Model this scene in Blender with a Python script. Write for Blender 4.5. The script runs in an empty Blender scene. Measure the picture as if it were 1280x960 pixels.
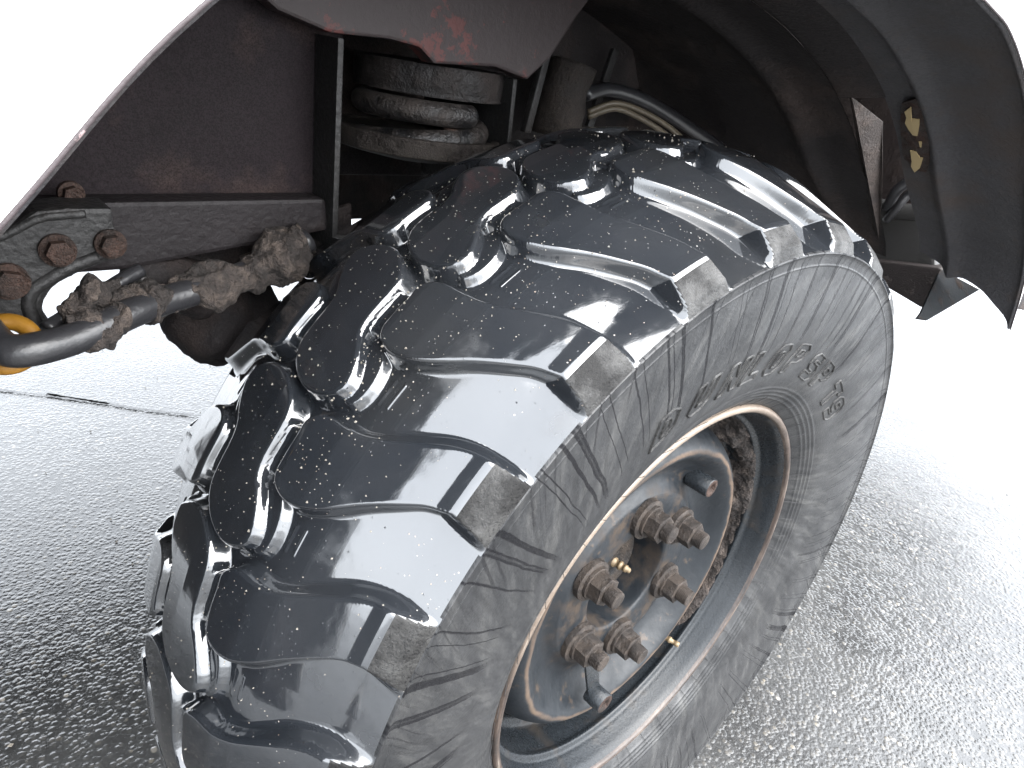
import bpy, bmesh, math, random
import numpy as np
from mathutils import Vector, Matrix, noise
random.seed(4)
S = bpy.context.scene
COL = S.collection
PI = math.pi
# ------------------------------------------------------------------ camera
CAM = np.array([-.64398, -.42804, 1.10326]); YAW, PITCH, ROLL, F = .80253, .43895, .1648, 859.93
fw = np.array([math.sin(YAW)*math.cos(PITCH), math.cos(YAW)*math.cos(PITCH), -math.sin(PITCH)])
r_ = np.array([math.cos(YAW), -math.sin(YAW), 0.]); u_ = np.cross(r_, fw)
rt = math.cos(ROLL)*r_+math.sin(ROLL)*u_; up = -math.sin(ROLL)*r_+math.cos(ROLL)*u_
cd = bpy.data.cameras.new('camera'); cam = bpy.data.objects.new('camera', cd); COL.objects.link(cam)
M4 = Matrix.Identity(4)
for i in range(3):
    M4[i][0] = rt[i]; M4[i][1] = up[i]; M4[i][2] = -fw[i]; M4[i][3] = CAM[i]
cam.matrix_world = M4
cd.sensor_width = 36; cd.lens = F/1280*36; cd.clip_start = .02; cd.clip_end = 2000
S.camera = cam
def at(px, py, Y):
    """point where the sight line through a pixel of the photograph meets the vertical plane y=Y"""
    d = fw+rt*(px-640)/F-up*(py-480)/F
    return CAM+(Y-CAM[1])/d[1]*d
def atx(px, py, X):
    d = fw+rt*(px-640)/F-up*(py-480)/F
    return CAM+(X-CAM[0])/d[0]*d
# ------------------------------------------------------------------ world, sun, exposure
W = bpy.data.worlds.new('World'); S.world = W; W.use_nodes = True
wn = W.node_tree; wn.nodes.clear()
sky = wn.nodes.new('ShaderNodeTexSky'); sky.sky_type = 'NISHITA'; sky.sun_disc = False
SUN_EL, SUN_AZ = math.radians(50), math.radians(165)
sky.sun_elevation = SUN_EL; sky.sun_rotation = SUN_AZ; sky.air_density = 1.; sky.dust_density = 4.; sky.ozone_density = 1.
hs = wn.nodes.new('ShaderNodeHueSaturation'); hs.inputs['Saturation'].default_value = .22
bg = wn.nodes.new('ShaderNodeBackground'); bg.inputs['Strength'].default_value = .12
wo = wn.nodes.new('ShaderNodeOutputWorld')
ov = wn.nodes.new('ShaderNodeMixRGB'); ov.inputs[0].default_value = .65; ov.inputs[2].default_value = (6.6, 7.0, 7.5, 1)   # overcast: the clear sky seen through an even cloud layer
wn.links.new(sky.outputs[0], hs.inputs['Color']); wn.links.new(hs.outputs[0], ov.inputs[1]); wn.links.new(ov.outputs[0], bg.inputs[0]); wn.links.new(bg.outputs[0], wo.inputs[0])
sd = bpy.data.lights.new('sun', 'SUN'); sd.energy = .85; sd.angle = math.radians(80); sd.color = (1, .97, .93)
sun = bpy.data.objects.new('sun', sd); COL.objects.link(sun)
sv = Vector((math.sin(SUN_AZ)*math.cos(SUN_EL), math.cos(SUN_AZ)*math.cos(SUN_EL), math.sin(SUN_EL)))
sun.rotation_euler = sv.to_track_quat('Z', 'Y').to_euler()
S.view_settings.view_transform = 'Standard'; S.view_settings.look = 'None'; S.view_settings.gamma = 1
S.view_settings.use_curve_mapping = False
S.view_settings.exposure = 3.3
# ------------------------------------------------------------------ material helpers
class NT:
    def __init__(s, name):
        s.m = bpy.data.materials.new(name); s.m.use_nodes = True; s.t = s.m.node_tree
        s.b = s.t.nodes['Principled BSDF']
    def n(s, typ, **k):
        nd = s.t.nodes.new('ShaderNode'+typ)
        for a, v in k.items():
            if a[0] == 'i' and a[1:].isdigit(): s.put(nd.inputs[int(a[1:])], v)
            elif a.startswith('I_'): s.put(nd.inputs[a[2:].replace('_', ' ')], v)
            else: setattr(nd, a, v)
        return nd
    def put(s, inp, v):
        if isinstance(v, bpy.types.NodeSocket): s.t.links.new(v, inp)
        elif isinstance(v, bpy.types.Node): s.t.links.new(v.outputs[0], inp)
        else:
            if hasattr(inp.default_value, '__len__') and len(inp.default_value) == 4 and len(v) == 3: v = (*v, 1)
            inp.default_value = v
    def P(s, k, v): s.put(s.b.inputs[k], v)
    def pos(s): return s.n('NewGeometry').outputs['Position']
    def obj(s): return s.n('TexCoord').outputs['Object']
    def noise(s, sc, det=3, vec=None, rough=.55, dist=0):
        nd = s.n('TexNoise'); nd.inputs['Scale'].default_value = sc; nd.inputs['Detail'].default_value = det
        nd.inputs['Roughness'].default_value = rough; nd.inputs['Distortion'].default_value = dist
        s.put(nd.inputs['Vector'], vec if vec is not None else s.pos()); return nd.outputs[0]
    def vor(s, sc, vec=None, feat='F1', rnd=1):
        nd = s.n('TexVoronoi'); nd.feature = feat; nd.inputs['Scale'].default_value = sc; nd.inputs['Randomness'].default_value = rnd
        s.put(nd.inputs['Vector'], vec if vec is not None else s.pos()); return nd
    def ramp(s, fac, *stops, interp='LINEAR'):
        nd = s.n('ValToRGB'); e = nd.color_ramp; e.interpolation = interp
        while len(e.elements) < len(stops): e.elements.new(.5)
        for el, (p, c) in zip(e.elements, stops):
            el.position = p
            if not hasattr(c, '__len__'): c = (c, c, c)
            el.color = (*c, 1)
        s.put(nd.inputs[0], fac); return nd.outputs[0]
    def math(s, op, a, b=0., c=None):
        nd = s.n('Math'); nd.operation = op; s.put(nd.inputs[0], a); s.put(nd.inputs[1], b)
        if c is not None: s.put(nd.inputs[2], c)
        return nd.outputs[0]
    def mix(s, f, a, b):
        nd = s.n('MixRGB'); s.put(nd.inputs[0], f); s.put(nd.inputs[1], a); s.put(nd.inputs[2], b); return nd.outputs[0]
    def bump(s, h, dist, strength=1., nrm=None):
        nd = s.n('Bump'); nd.inputs['Strength'].default_value = strength; nd.inputs['Distance'].default_value = dist
        s.put(nd.inputs['Height'], h)
        if nrm is not None: s.put(nd.inputs['Normal'], nrm)
        return nd.outputs[0]
    def polar(s):
        """angle (deg/100) and radius round the wheel's axle, from world position"""
        sp = s.n('SeparateXYZ', i0=s.pos()); z = s.math('SUBTRACT', sp.outputs[2], .52)
        a = s.math('ARCTAN2', z, sp.outputs[0])
        r = s.math('SQRT', s.math('ADD', s.math('MULTIPLY', sp.outputs[0], sp.outputs[0]), s.math('MULTIPLY', z, z)))
        return a, r, sp.outputs[1]
    def comb(s, x, y, z=0.):
        return s.n('CombineXYZ', i0=x, i1=y, i2=z).outputs[0]

def mat_tread():
    m = NT('wet tread rubber')
    sp = m.vor(430); msk = m.noise(14, 2)
    # specks of grit lying on the rubber
    cellr = m.n('SeparateXYZ', i0=sp.outputs['Color'])
    spk = m.math('MULTIPLY', m.math('LESS_THAN', sp.outputs['Distance'], m.math('MULTIPLY', cellr.outputs[1], .30)), m.math('GREATER_THAN', cellr.outputs[0], m.ramp(msk, (.46, .998), (.60, .84))))
    base = m.ramp(m.noise(9, 5), (.3, (.0095, .0112, .0138)), (.7, (.019, .0205, .0230)))
    base = m.mix(m.ramp(m.noise(5.5, 4), (.52, 0), (.75, .25)), base, (.030, .027, .022))
    base = m.mix(spk, base, m.mix(cellr.outputs[2], (.26, .255, .24), (.14, .10, .07)))
    m.P('Base Color', base)
    rg = m.ramp(m.noise(22, 4), (.3, .05), (.58, .09), (.76, .38))
    m.P('Roughness', m.math('ADD', rg, m.math('MULTIPLY', spk, .4)))
    m.P('IOR', 1.68); m.P('Coat Weight', 1.); m.P('Coat IOR', 1.5); m.P('Coat Roughness', .03)
    h = m.math('ADD', m.math('MULTIPLY', m.noise(30, 2), .6), m.math('MULTIPLY', m.noise(600, 2), .02))
    dv = m.vor(420); dr = m.ramp(dv.outputs['Distance'], (0, 1), (.22, .55), (.32, 0))
    dcell = m.n('SeparateXYZ', i0=dv.outputs['Color'])
    dr = m.math('MULTIPLY', dr, m.math('GREATER_THAN', dcell.outputs[0], m.ramp(m.noise(11, 3), (.4, 1.), (.7, .90))))
    h = m.math('ADD', h, m.math('MULTIPLY', dr, .3))
    m.P('Normal', m.bump(m.math('ADD', h, m.math('MULTIPLY', spk, .5)), .0011, .8))
    return m.m
def mat_side_rubber():
    m = NT('grained shoulder rubber')
    n1 = m.noise(520, 4, rough=.75); n2 = m.noise(26, 6, rough=.7)
    c = m.mix(m.ramp(n2, (.44, 0), (.60, .85)), m.ramp(n1, (.36, (.003, .003, .0033)), (.66, (.016, .0155, .015))), m.ramp(n1, (.36, (.008, .0078, .0076)), (.66, (.034, .033, .031))))
    m.P('Base Color', c); m.P('Specular IOR Level', m.ramp(n2, (.40, .16), (.62, .5)))
    m.P('Roughness', m.ramp(n1, (.4, .22), (.6, .6)))
    m.P('Normal', m.bump(m.math('ADD', n1, m.math('MULTIPLY', m.noise(90, 4), .8)), .0011, .9))
    return m.m
def mat_sidewall():
    m = NT('scuffed sidewall rubber')
    a, r, y = m.polar()
    sweep = m.comb(m.math('ADD', m.math('MULTIPLY', a, 11.), m.math('MULTIPLY', r, 22.)), m.math('MULTIPLY', r, 9.), 0)
    fine = m.comb(m.math('ADD', m.math('MULTIPLY', a, 60.), m.math('MULTIPLY', r, 60)), m.math('MULTIPLY', r, 8.), 0)
    stk = m.ramp(m.noise(1.6, 5, sweep, .62), (.32, (.0075, .008, .0092)), (.5, (.0165, .017, .018)), (.66, (.036, .036, .0355)))
    stk = m.mix(m.ramp(m.noise(1., 4, fine, .6), (.42, 0), (.62, .6)), stk, (.007, .0073, .008))
    # water runs from the shoulder
    wob = m.math('MULTIPLY', m.noise(18, 4), .022)
    drv = m.noise(26., 1, m.comb(m.math('ADD', a, wob), 0, 0), .5)
    run = m.ramp(drv, (.545, 0), (.56, 1), (.585, 1), (.60, 0))
    run2 = m.ramp(m.noise(70., 2, m.comb(m.math('ADD', m.math('ADD', a, wob), m.math('MULTIPLY', r, 1.3)), 0, 0), .6), (.55, 0), (.60, .65))
    run2 = m.math('MULTIPLY', run2, m.ramp(m.math('ADD', r, m.math('MULTIPLY', m.noise(11, 4), .14)), (.475, 0), (.505, 1)))
    run = m.math('MULTIPLY', run, m.ramp(m.math('ADD', r, m.math('MULTIPLY', m.noise(7, 2), .09)), (.385, 0), (.42, 1)))
    run = m.math('MAXIMUM', run, run2)
    col = m.mix(m.math('MULTIPLY', run, .88), stk, (.006, .006, .007))
    col = m.mix(m.ramp(m.noise(9, 7, rough=.75), (.50, 0), (.62, .55)), col, (.010, .0105, .0115))
    scf = m.noise(120, 4, m.comb(m.math('MULTIPLY', a, 5.), m.math('MULTIPLY', r, .45), 0), .7)
    m.P('Base Color', m.mix(m.ramp(scf, (.60, 0), (.68, .45)), col, (.055, .054, .052)))
    blot = m.ramp(m.noise(10, 7, rough=.75), (.42, .5), (.62, .2))
    m.P('Specular IOR Level', m.math('MULTIPLY', blot, m.math('SUBTRACT', 1., m.math('MULTIPLY', run, .85))))
    m.P('Roughness', m.math('SUBTRACT', m.ramp(m.noise(18, 4), (.3, .30), (.7, .50)), m.math('MULTIPLY', run, .2)))
    m.P('Normal', m.bump(m.math('ADD', m.noise(420, 3, rough=.7), m.math('MULTIPLY', m.noise(25, 3), 1.6)), .0006, .9))
    return m.m
def mat_dirty(name, base, mud=(.10, .075, .058), amount=(.5, .7), rough=(.4, .75), sc=9, spec=.3, metal=0., bumpd=.0015, base2=None):
    m = NT(name)
    n = m.noise(sc, 6, rough=.62); fine = m.noise(sc*22, 3)
    b = m.mix(m.noise(sc*3, 4), base, base2 or tuple(c*.55 for c in base))
    gr = m.ramp(m.noise(700, 2, rough=.8), (.38, .45), (.62, 1.5))
    mk = m.ramp(n, (amount[0], 0), (amount[1], 1))
    cm = m.n('MixRGB', blend_type='MULTIPLY', i0=.8, i1=m.mix(mk, b, m.mix(m.noise(sc*5, 4), mud, tuple(c*.45 for c in mud))), i2=gr)
    m.P('Base Color', cm.outputs[0])
    m.P('Roughness', m.ramp(m.math('ADD', m.math('MULTIPLY', mk, .5), m.math('MULTIPLY', fine, .5)), (.1, rough[0]), (.8, rough[1])))
    m.P('Metallic', metal); m.P('Specular IOR Level', spec)
    m.P('Normal', m.bump(m.math('ADD', fine, m.math('MULTIPLY', mk, 2.)), bumpd, .8))
    return m.m
def mat_mud():
    m = NT('caked brown mud')
    n = m.noise(60, 6, rough=.7)
    m.P('Base Color', m.ramp(n, (.34, (.008, .006, .0052)), (.5, (.021, .0155, .013)), (.66, (.062, .047, .038))))
    m.P('Roughness', .85); m.P('Normal', m.bump(m.math('ADD', n, m.noise(260, 3)), .005, 1.))
    return m.m
def mat_asphalt():
    m = NT('wet asphalt')
    p = m.pos()
    v = m.vor(108, p); v2 = m.vor(240, p)
    c = m.n('SeparateXYZ', i0=v.outputs['Color'])
    col = m.ramp(c.outputs[0], (0, (.022, .022, .022)), (.45, (.036, .035, .034)), (.8, (.054, .052, .049)), (.955, (.085, .078, .068)), (.985, (.16, .14, .11)), (1, (.28, .26, .23)))
    edge = m.ramp(v.outputs['Distance'], (.35, 0), (.62, 1))
    col = m.mix(edge, col, (.026, .026, .026))
    col = m.mix(m.ramp(m.noise(1.6, 6), (.4, 0), (.62, .45)), col, (.080, .080, .079))
    col = m.mix(m.ramp(m.noise(3.1, 6, rough=.7), (.52, 0), (.62, .55)), col, (.020, .020, .020))
    m.P('Base Color', col)
    m.P('Roughness', m.ramp(m.noise(2.2, 5), (.35, .10), (.65, .28)))
    h = m.math('ADD', m.ramp(v.outputs['Distance'], (.0, 1), (.3, .86), (.62, 0)), m.math('MULTIPLY', c.outputs[1], .7))
    h = m.math('ADD', h, m.math('MULTIPLY', m.ramp(v2.outputs['Distance'], (0, 1), (.6, 0)), .35))
    h = m.math('ADD', h, m.math('MULTIPLY', m.noise(22, 3), 1.3))
    m.P('Normal', m.bump(h, .00125, .62)); m.P('Specular IOR Level', .6)
    return m.m
def mat_simple(name, col, rough=.5, metal=0., bump=0, sc=200, var=.3):
    m = NT(name)
    m.P('Base Color', m.mix(m.noise(sc*.15, 4), col, tuple(c*(1-var) for c in col))); m.P('Roughness', rough); m.P('Metallic', metal)
    if bump: m.P('Normal', m.bump(m.noise(sc, 4), bump, .8))
    return m.m
def mat_disc():
    m = NT('blue grey wheel paint with rusty crest')
    a, r, y = m.polar()
    n = m.noise(30, 5, rough=.65)
    col = m.mix(m.noise(12, 4), (.0125, .0150, .0180), (.0065, .0080, .0098))
    rr = m.math('ADD', r, m.math('MULTIPLY', m.math('SUBTRACT', m.noise(26, 4), .5), .012))
    ring = m.ramp(m.math('MULTIPLY', m.math('ABSOLUTE', m.math('SUBTRACT', rr, .1965)), 100.), (.15, 1), (.42, 0))
    col = m.mix(m.math('MULTIPLY', ring, m.ramp(m.noise(18, 4), (.34, .35), (.6, 1))), col, m.mix(n, (.045, .027, .018), (.10, .075, .055)))
    dust = m.math('MULTIPLY', m.ramp(m.math('ABSOLUTE', m.math('SUBTRACT', r, .10)), (.018, 1), (.045, 0)), m.ramp(n, (.46, .0), (.62, .9)))
    col = m.mix(dust, col, (.040, .029, .021))
    col = m.mix(m.ramp(m.noise(45, 5, rough=.7), (.60, 0), (.68, .8)), col, (.05, .036, .026))
    m.P('Base Color', col); m.P('Specular IOR Level', .28); m.P('Roughness', m.ramp(n, (.35, .36), (.65, .65)))
    m.P('Normal', m.bump(m.noise(90, 4), .0012, .6))
    return m.m
def mat_flange():
    m = NT('rusty rim flange')
    a, r, y = m.polar()
    v = m.comb(m.math('MULTIPLY', a, 3.), m.math('MULTIPLY', r, 160.), 0)
    n = m.noise(1.5, 5, v, .65)
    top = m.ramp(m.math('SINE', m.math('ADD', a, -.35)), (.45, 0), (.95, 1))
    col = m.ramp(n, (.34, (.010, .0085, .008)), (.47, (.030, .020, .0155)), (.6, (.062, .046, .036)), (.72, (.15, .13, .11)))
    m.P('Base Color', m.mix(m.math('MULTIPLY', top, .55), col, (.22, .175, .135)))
    m.P('Roughness', .42); m.P('Normal', m.bump(m.noise(150, 4), .0012, .7))
    return m.m
def mat_flaky(name, under, flake, thr, sc=14, spot=None):
    m = NT(name)
    n = m.noise(sc, 7, rough=.7)
    if spot is not None:
        dd = m.n('VectorMath', operation='DISTANCE', i0=m.pos(), i1=spot).outputs['Value']
        n = m.math('ADD', n, m.ramp(dd, (.012, .13), (.060, 0)))
    m.P('Base Color', m.mix(m.ramp(n, (thr, 0), (thr+.045, 1)), under, m.mix(m.noise(60, 3), flake, tuple(c*.5 for c in flake))))
    m.P('Roughness', .6); m.P('Normal', m.bump(n, .002, .7)); return m.m
MT = mat_tread(); MSH = mat_side_rubber(); MSW = mat_sidewall()
M_UNDER = mat_dirty('black underseal with dried dirt', (.020, .0172, .0175), (.058, .044, .039), (.48, .70), (.6, .9), 8, spec=.15)
M_PANEL = mat_dirty('dark dusty chassis panel', (.0140, .0100, .0115), (.055, .038, .033), (.52, .76), (.6, .9), 8, spec=.12, bumpd=.001)
M_RAIL = mat_dirty('dark grey chassis rail', (.015, .0125, .0135), (.032, .023, .020), (.50, .72), (.5, .85), 7, spec=.2)
M_BRK = mat_dirty('grey painted bracket', (.017, .0165, .0165), (.026, .019, .016), (.55, .8), (.45, .8), 9)
M_RUSTY = mat_dirty('rusty brown steel', (.038, .02, .014), (.018, .013, .011), (.45, .65), (.5, .85), 40)
M_BOLT = mat_dirty('rust coated nuts', (.040, .031, .025), (.020, .016, .014), (.42, .60), (.42, .75), 40, base2=(.024, .019, .016), bumpd=.0009)
M_HOSE = mat_simple('black rubber hose', (.02, .02, .022), .35, 0, .0006, 220)
M_TAN = mat_simple('tan plastic brake pipe', (.09, .072, .048), .5)
M_YEL = mat_simple('yellow plastic ring', (.27, .125, .008), .5, 0, .0006, 160, .6)
M_MUD = mat_mud()
M_WHITE = mat_dirty('white body paint', (.78, .78, .76), (.28, .22, .19), (.8, .95), (.25, .5), 12, bumpd=.0003, base2=(.74, .74, .73))
M_EDGE = mat_flaky('grimy fender lip', (.030, .022, .024), (.30, .22, .22), .60, 70)
M_RED = mat_flaky('flaking red paint under grime', (.0155, .0085, .0088), (.085, .017, .014), .585, 38, spot=tuple(at(552, 55, .198)))
M_STEEL = mat_dirty('blue grey rim paint', (.0130, .0155, .0182), (.032, .025, .019), (.54, .72), (.22, .5), 14, bumpd=.0004)
M_BRASS = mat_simple('weathered brass', (.16, .115, .065), .45, .3)
M_CREAM = mat_simple('cream paint remnant', (.36, .27, .13), .6, 0, .001, 90)
M_ORANGE = mat_simple('orange lamp lens', (.8, .22, .02), .25)
M_ALU = mat_simple('grey corrosion dusted metal', (.03, .029, .028), .5, .3, .001, 90)
# ------------------------------------------------------------------ mesh helpers
truck = bpy.data.objects.new('truck', None); COL.objects.link(truck)
truck['label'] = 'white off-road truck with chunky wet front tyre and rusty wheel under its dark arch'
truck['category'] = 'truck'
def link(name, me, parent=None, label=None, kind=None):
    o = bpy.data.objects.new(name, me); COL.objects.link(o); o.parent = parent if parent is not None else truck
    if label: o['label'] = label
    if kind: o['kind'] = kind
    return o
def mesh(name, V, Fc, mats, smooth=True, mi=None):
    me = bpy.data.meshes.new(name)
    me.from_pydata([tuple(map(float, v)) for v in V], [], Fc)
    for m in (mats if isinstance(mats, (list, tuple)) else [mats]): me.materials.append(m)
    if smooth: me.polygons.foreach_set('use_smooth', [True]*len(me.polygons))
    if mi is not None: me.polygons.foreach_set('material_index', mi)
    me.update(); return me
def quadmesh(name, V, Q, mats, mi=None, normals=None):
    me = bpy.data.meshes.new(name); n = len(Q)
    me.vertices.add(len(V)); me.vertices.foreach_set('co', np.asarray(V, 'f').ravel())
    me.loops.add(4*n); me.loops.foreach_set('vertex_index', np.asarray(Q, 'i').ravel())
    me.polygons.add(n); me.polygons.foreach_set('loop_start', np.arange(0, 4*n, 4, dtype='i'))
    me.polygons.foreach_set('loop_total', np.full(n, 4, 'i'))
    for m in (mats if isinstance(mats, (list, tuple)) else [mats]): me.materials.append(m)
    if mi is not None: me.polygons.foreach_set('material_index', np.asarray(mi, 'i'))
    me.polygons.foreach_set('use_smooth', np.ones(n, bool))
    me.update(calc_edges=True)
    if normals is not None: me.normals_split_custom_set_from_vertices(np.asarray(normals, 'f').tolist())
    return me
C0 = np.array([0, 0, .52])
def pol(th, R, y): return (R*math.cos(th), y, .52+R*math.sin(th))
def lathe(name, prof, mats, parent, seg=200, th0=0, th1=2*PI, c=(0, .52), label=None, close=True, mi=None, jit=0):
    """prof: list of (R, y) turned round the axle"""
    full = abs(th1-th0-2*PI) < 1e-6; ns = seg if full else seg+1
    V = []; 
    for i in range(ns):
        t = th0+(th1-th0)*i/seg
        for (R, y) in prof: V.append((c[0]+R*math.cos(t), y, c[1]+R*math.sin(t)))
    n = len(prof); Q = []; MI = []
    for i in range(seg):
        a = i*n; b = ((i+1) % ns)*n
        for j in range(n-1): Q.append((a+j, b+j, b+j+1, a+j+1)); MI.append(mi[j] if mi else 0)
    me = mesh(name, V, Q, mats, True, MI)
    return link(name, me, parent, label)
def smooth_path(P, n=8):
    P = [np.array(p, float) for p in P]; P = [2*P[0]-P[1]]+P+[2*P[-1]-P[-2]]; out = []
    for i in range(1, len(P)-2):
        for k in range(n):
            t = k/n
            out.append(.5*((2*P[i])+(-P[i-1]+P[i+1])*t+(2*P[i-1]-5*P[i]+4*P[i+1]-P[i+2])*t*t+(-P[i-1]+3*P[i]-3*P[i+1]+P[i+2])*t**3))
    out.append(P[-2]); return out
def tube(name, P, r, mat, parent=None, seg=12, n=8, label=None, lump=0, kind=None, lf=25, sm=True):
    P = smooth_path(P, n) if sm else [np.array(p, float) for p in P]; V = []; Q = []
    L = len(P); rr = r if callable(r) else (lambda t: r)
    ref = np.array([.13, .21, .97])
    for i, p in enumerate(P):
        d = P[min(i+1, L-1)]-P[max(i-1, 0)]; d /= np.linalg.norm(d)+1e-9
        a = np.cross(d, ref); a /= np.linalg.norm(a); b = np.cross(d, a)
        for k in range(seg):
            t = 2*PI*k/seg; dirv = math.cos(t)*a+math.sin(t)*b; R = rr(i/(L-1))
            q = p+dirv*R
            if lump: q = q+dirv*lump*(noise.fractal(Vector(q*lf), 1., 2., 4))
            V.append(q)
    for i in range(L-1):
        for k in range(seg):
            Q.append((i*seg+k, i*seg+(k+1) % seg, (i+1)*seg+(k+1) % seg, (i+1)*seg+k))
    Q.append(tuple(range(seg))[::-1]); Q.append(tuple(range((L-1)*seg, L*seg)))
    return link(name, mesh(name, V, Q, mat), parent, label, kind)
def prism(name, poly, y0, y1, mat, parent=None, bev=.0015, label=None, smooth=False):
    """outline in x,z pushed from y0 to y1, edges bevelled"""
    bm = bmesh.new(); vs = [bm.verts.new((p[0], y0, p[-1])) for p in poly]
    f = bm.faces.new(vs); r = bmesh.ops.extrude_face_region(bm, geom=[f])
    for v in r['geom']:
        if isinstance(v, bmesh.types.BMVert): v.co.y = y1
    bmesh.ops.recalc_face_normals(bm, faces=bm.faces)
    if bev: bmesh.ops.bevel(bm, geom=list(bm.edges), offset=bev, segments=2, affect='EDGES', profile=.6)
    me = bpy.data.meshes.new(name); bm.to_mesh(me); bm.free(); me.materials.append(mat)
    return link(name, me, parent, label)
def slab(name, pts, th, mat, parent=None, bev=.0015, label=None):
    """flat plate through any 3-D outline, given a thickness along its normal"""
    P = [np.array(p, float) for p in pts]; nrm = np.cross(P[1]-P[0], P[2]-P[0]); nrm /= np.linalg.norm(nrm)
    bm = bmesh.new(); a = [bm.verts.new(p) for p in P]; b = [bm.verts.new(p+nrm*th) for p in P]; n = len(P)
    bm.faces.new(a[::-1]); bm.faces.new(b)
    for i in range(n): bm.faces.new((a[i], a[(i+1) % n], b[(i+1) % n], b[i]))
    bmesh.ops.recalc_face_normals(bm, faces=bm.faces)
    if bev: bmesh.ops.bevel(bm, geom=list(bm.edges), offset=bev, segments=2, affect='EDGES', profile=.6)
    me = bpy.data.meshes.new(name); bm.to_mesh(me); bm.free(); me.materials.append(mat)
    return link(name, me, parent, label)
def box(name, lo, hi, mat, parent=None, bev=.004, label=None):
    return prism(name, [(lo[0], lo[2]), (hi[0], lo[2]), (hi[0], hi[2]), (lo[0], hi[2])], lo[1], hi[1], mat, parent, bev, label)
def hexa(c, R, y0, y1, n=6, ph=0, ch=.0):
    """ring stack for nuts and washers, axis along y; returns verts, faces"""
    rings = [(R, y0), (R, y1+ch*.35 if y1 < y0 else y1-ch*.35), (R-ch, y1)]
    V = []; Q = []
    for (r, y) in rings:
        for k in range(n): V.append((c[0]+r*math.cos(ph+2*PI*k/n), y, c[1]+r*math.sin(ph+2*PI*k/n)))
    for j in range(2):
        for k in range(n): Q.append((j*n+k, j*n+(k+1) % n, (j+1)*n+(k+1) % n, (j+1)*n+k))
    Q.append(tuple(range(2*n, 3*n))); Q.append(tuple(range(n))[::-1])
    return V, Q
def joinvf(parts):
    V = []; Q = []
    for v, q in parts:
        o = len(V); V += v; Q += [tuple(i+o for i in f) for f in q]
    return V, Q
# ------------------------------------------------------------------ ground
gx = np.concatenate([[-400, -60, -12], np.linspace(-4, 8, 7), [20, 80, 400]])
V = [(x, y, 0) for x in gx for y in gx]; n = len(gx)
Q = [(i*n+j, (i+1)*n+j, (i+1)*n+j+1, i*n+j+1) for i in range(n-1) for j in range(n-1)]
g = bpy.data.objects.new('asphalt_ground', mesh('asphalt_ground', V, Q, mat_asphalt())); COL.objects.link(g); g['kind'] = 'structure'
V = []; rr_ = random.Random(5)
A_ = [(-3.2, 4.4), (-.438, 1.838), (-.334, 1.755), (-.216, 1.637), (-.106, 1.528), (.15, 1.32)]
AA_ = smooth_path([np.array(p) for p in A_], 30)
for i, q in enumerate(AA_):
    w_ = .0025+.002*rr_.random()*(1+math.sin(i*.7)); V += [(q[0]-w_+rr_.uniform(-.003, .003), q[1]-w_, .004), (q[0]+w_, q[1]+w_+rr_.uniform(-.003, .003), .004)]
LV_ = []; LQ_ = []
for _ in range(700):
    x_ = rr_.uniform(-1.2, 2.6); y_ = rr_.uniform(-1.2, 2.8); r0_ = abs(rr_.gauss(.0012, .0010))+.0006; b_ = len(LV_)
    for d_ in ((1, 0, 0), (-1, 0, 0), (0, 1, 0), (0, -1, 0), (0, 0, .8), (0, 0, -.5)):
        k_ = r0_*rr_.uniform(.6, 1.35); LV_.append((x_+d_[0]*k_, y_+d_[1]*k_, .001+r0_*.4+d_[2]*k_))
    for f_ in ((0, 2, 4), (2, 1, 4), (1, 3, 4), (3, 0, 4), (2, 0, 5), (1, 2, 5), (3, 1, 5), (0, 3, 5)): LQ_.append(tuple(b_+i_ for i_ in f_))
o = bpy.data.objects.new('loose_stones', mesh('loose_stones', LV_, LQ_, mat_simple('pale loose grit', (.26, .23, .19), .5, 0, 0, 900, .7), False)); COL.objects.link(o); o['kind'] = 'stuff'
o['label'] = 'pale grit and small stones scattered over the wet asphalt'
o = bpy.data.objects.new('asphalt_seam', mesh('asphalt_seam', V, [(2*i, 2*i+1, 2*i+3, 2*i+2) for i in range(len(AA_)-1)], mat_simple('dark tar seam', (.028, .028, .028), .4, 0, .003, 150))); COL.objects.link(o); o['kind'] = 'structure'
# ------------------------------------------------------------------ the wheel
wheel = bpy.data.objects.new('wheel', None); COL.objects.link(wheel); wheel.parent = truck; wheel.location = (0, 0, .52)
wheel['label'] = 'front wheel with chunky worn tyre and rusty rim'
def wl(o):            # parts of the wheel are modelled in world space; carry the offset in the mesh
    return o
def reparent(o):
    o.parent = wheel; o.location = (-wheel.location) + o.location; return o
YC = .028; DEG = .00925; PITCH_DEG = 14.4
def smooth1(x, y, w, xs):
    yi = np.interp(xs, x, y); 
    d = xs[1]-xs[0]; k = max(1, int(w/d)); ker = np.hanning(2*k+3); ker /= ker.sum()
    pad = np.concatenate([2*yi[0]-yi[1:k+2][::-1], yi, 2*yi[-1]-yi[-k-2:-1][::-1]])
    return np.convolve(pad, ker, 'valid')
TM = .216
tt = np.linspace(0, TM, 400)
lt = [0, .05, .08, .10, .12, .14, .160, .171, .178, .197, .216]
lv = smooth1(lt, [0, .05, .08, .10, .12, .14, .160, .1720, .1782, .1895, .1930], .0025, tt)
lR = smooth1(lt, [.5350, .5332, .5278, .5205, .5114, .5024, .4938, .4900, .4845, .4735, .463], .0025, tt)
fv = smooth1(lt, [0, .05, .0790, .0965, .113, .130, .146, .1545, .160, .175, .193], .010, tt)
fR = smooth1(lt, [.517, .5158, .5132, .5080, .4997, .4908, .4823, .4780, .4755, .4698, .463], .010, tt)
lR[-1] = fR[-1] = .463; lv[-1] = fv[-1] = .193
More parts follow.
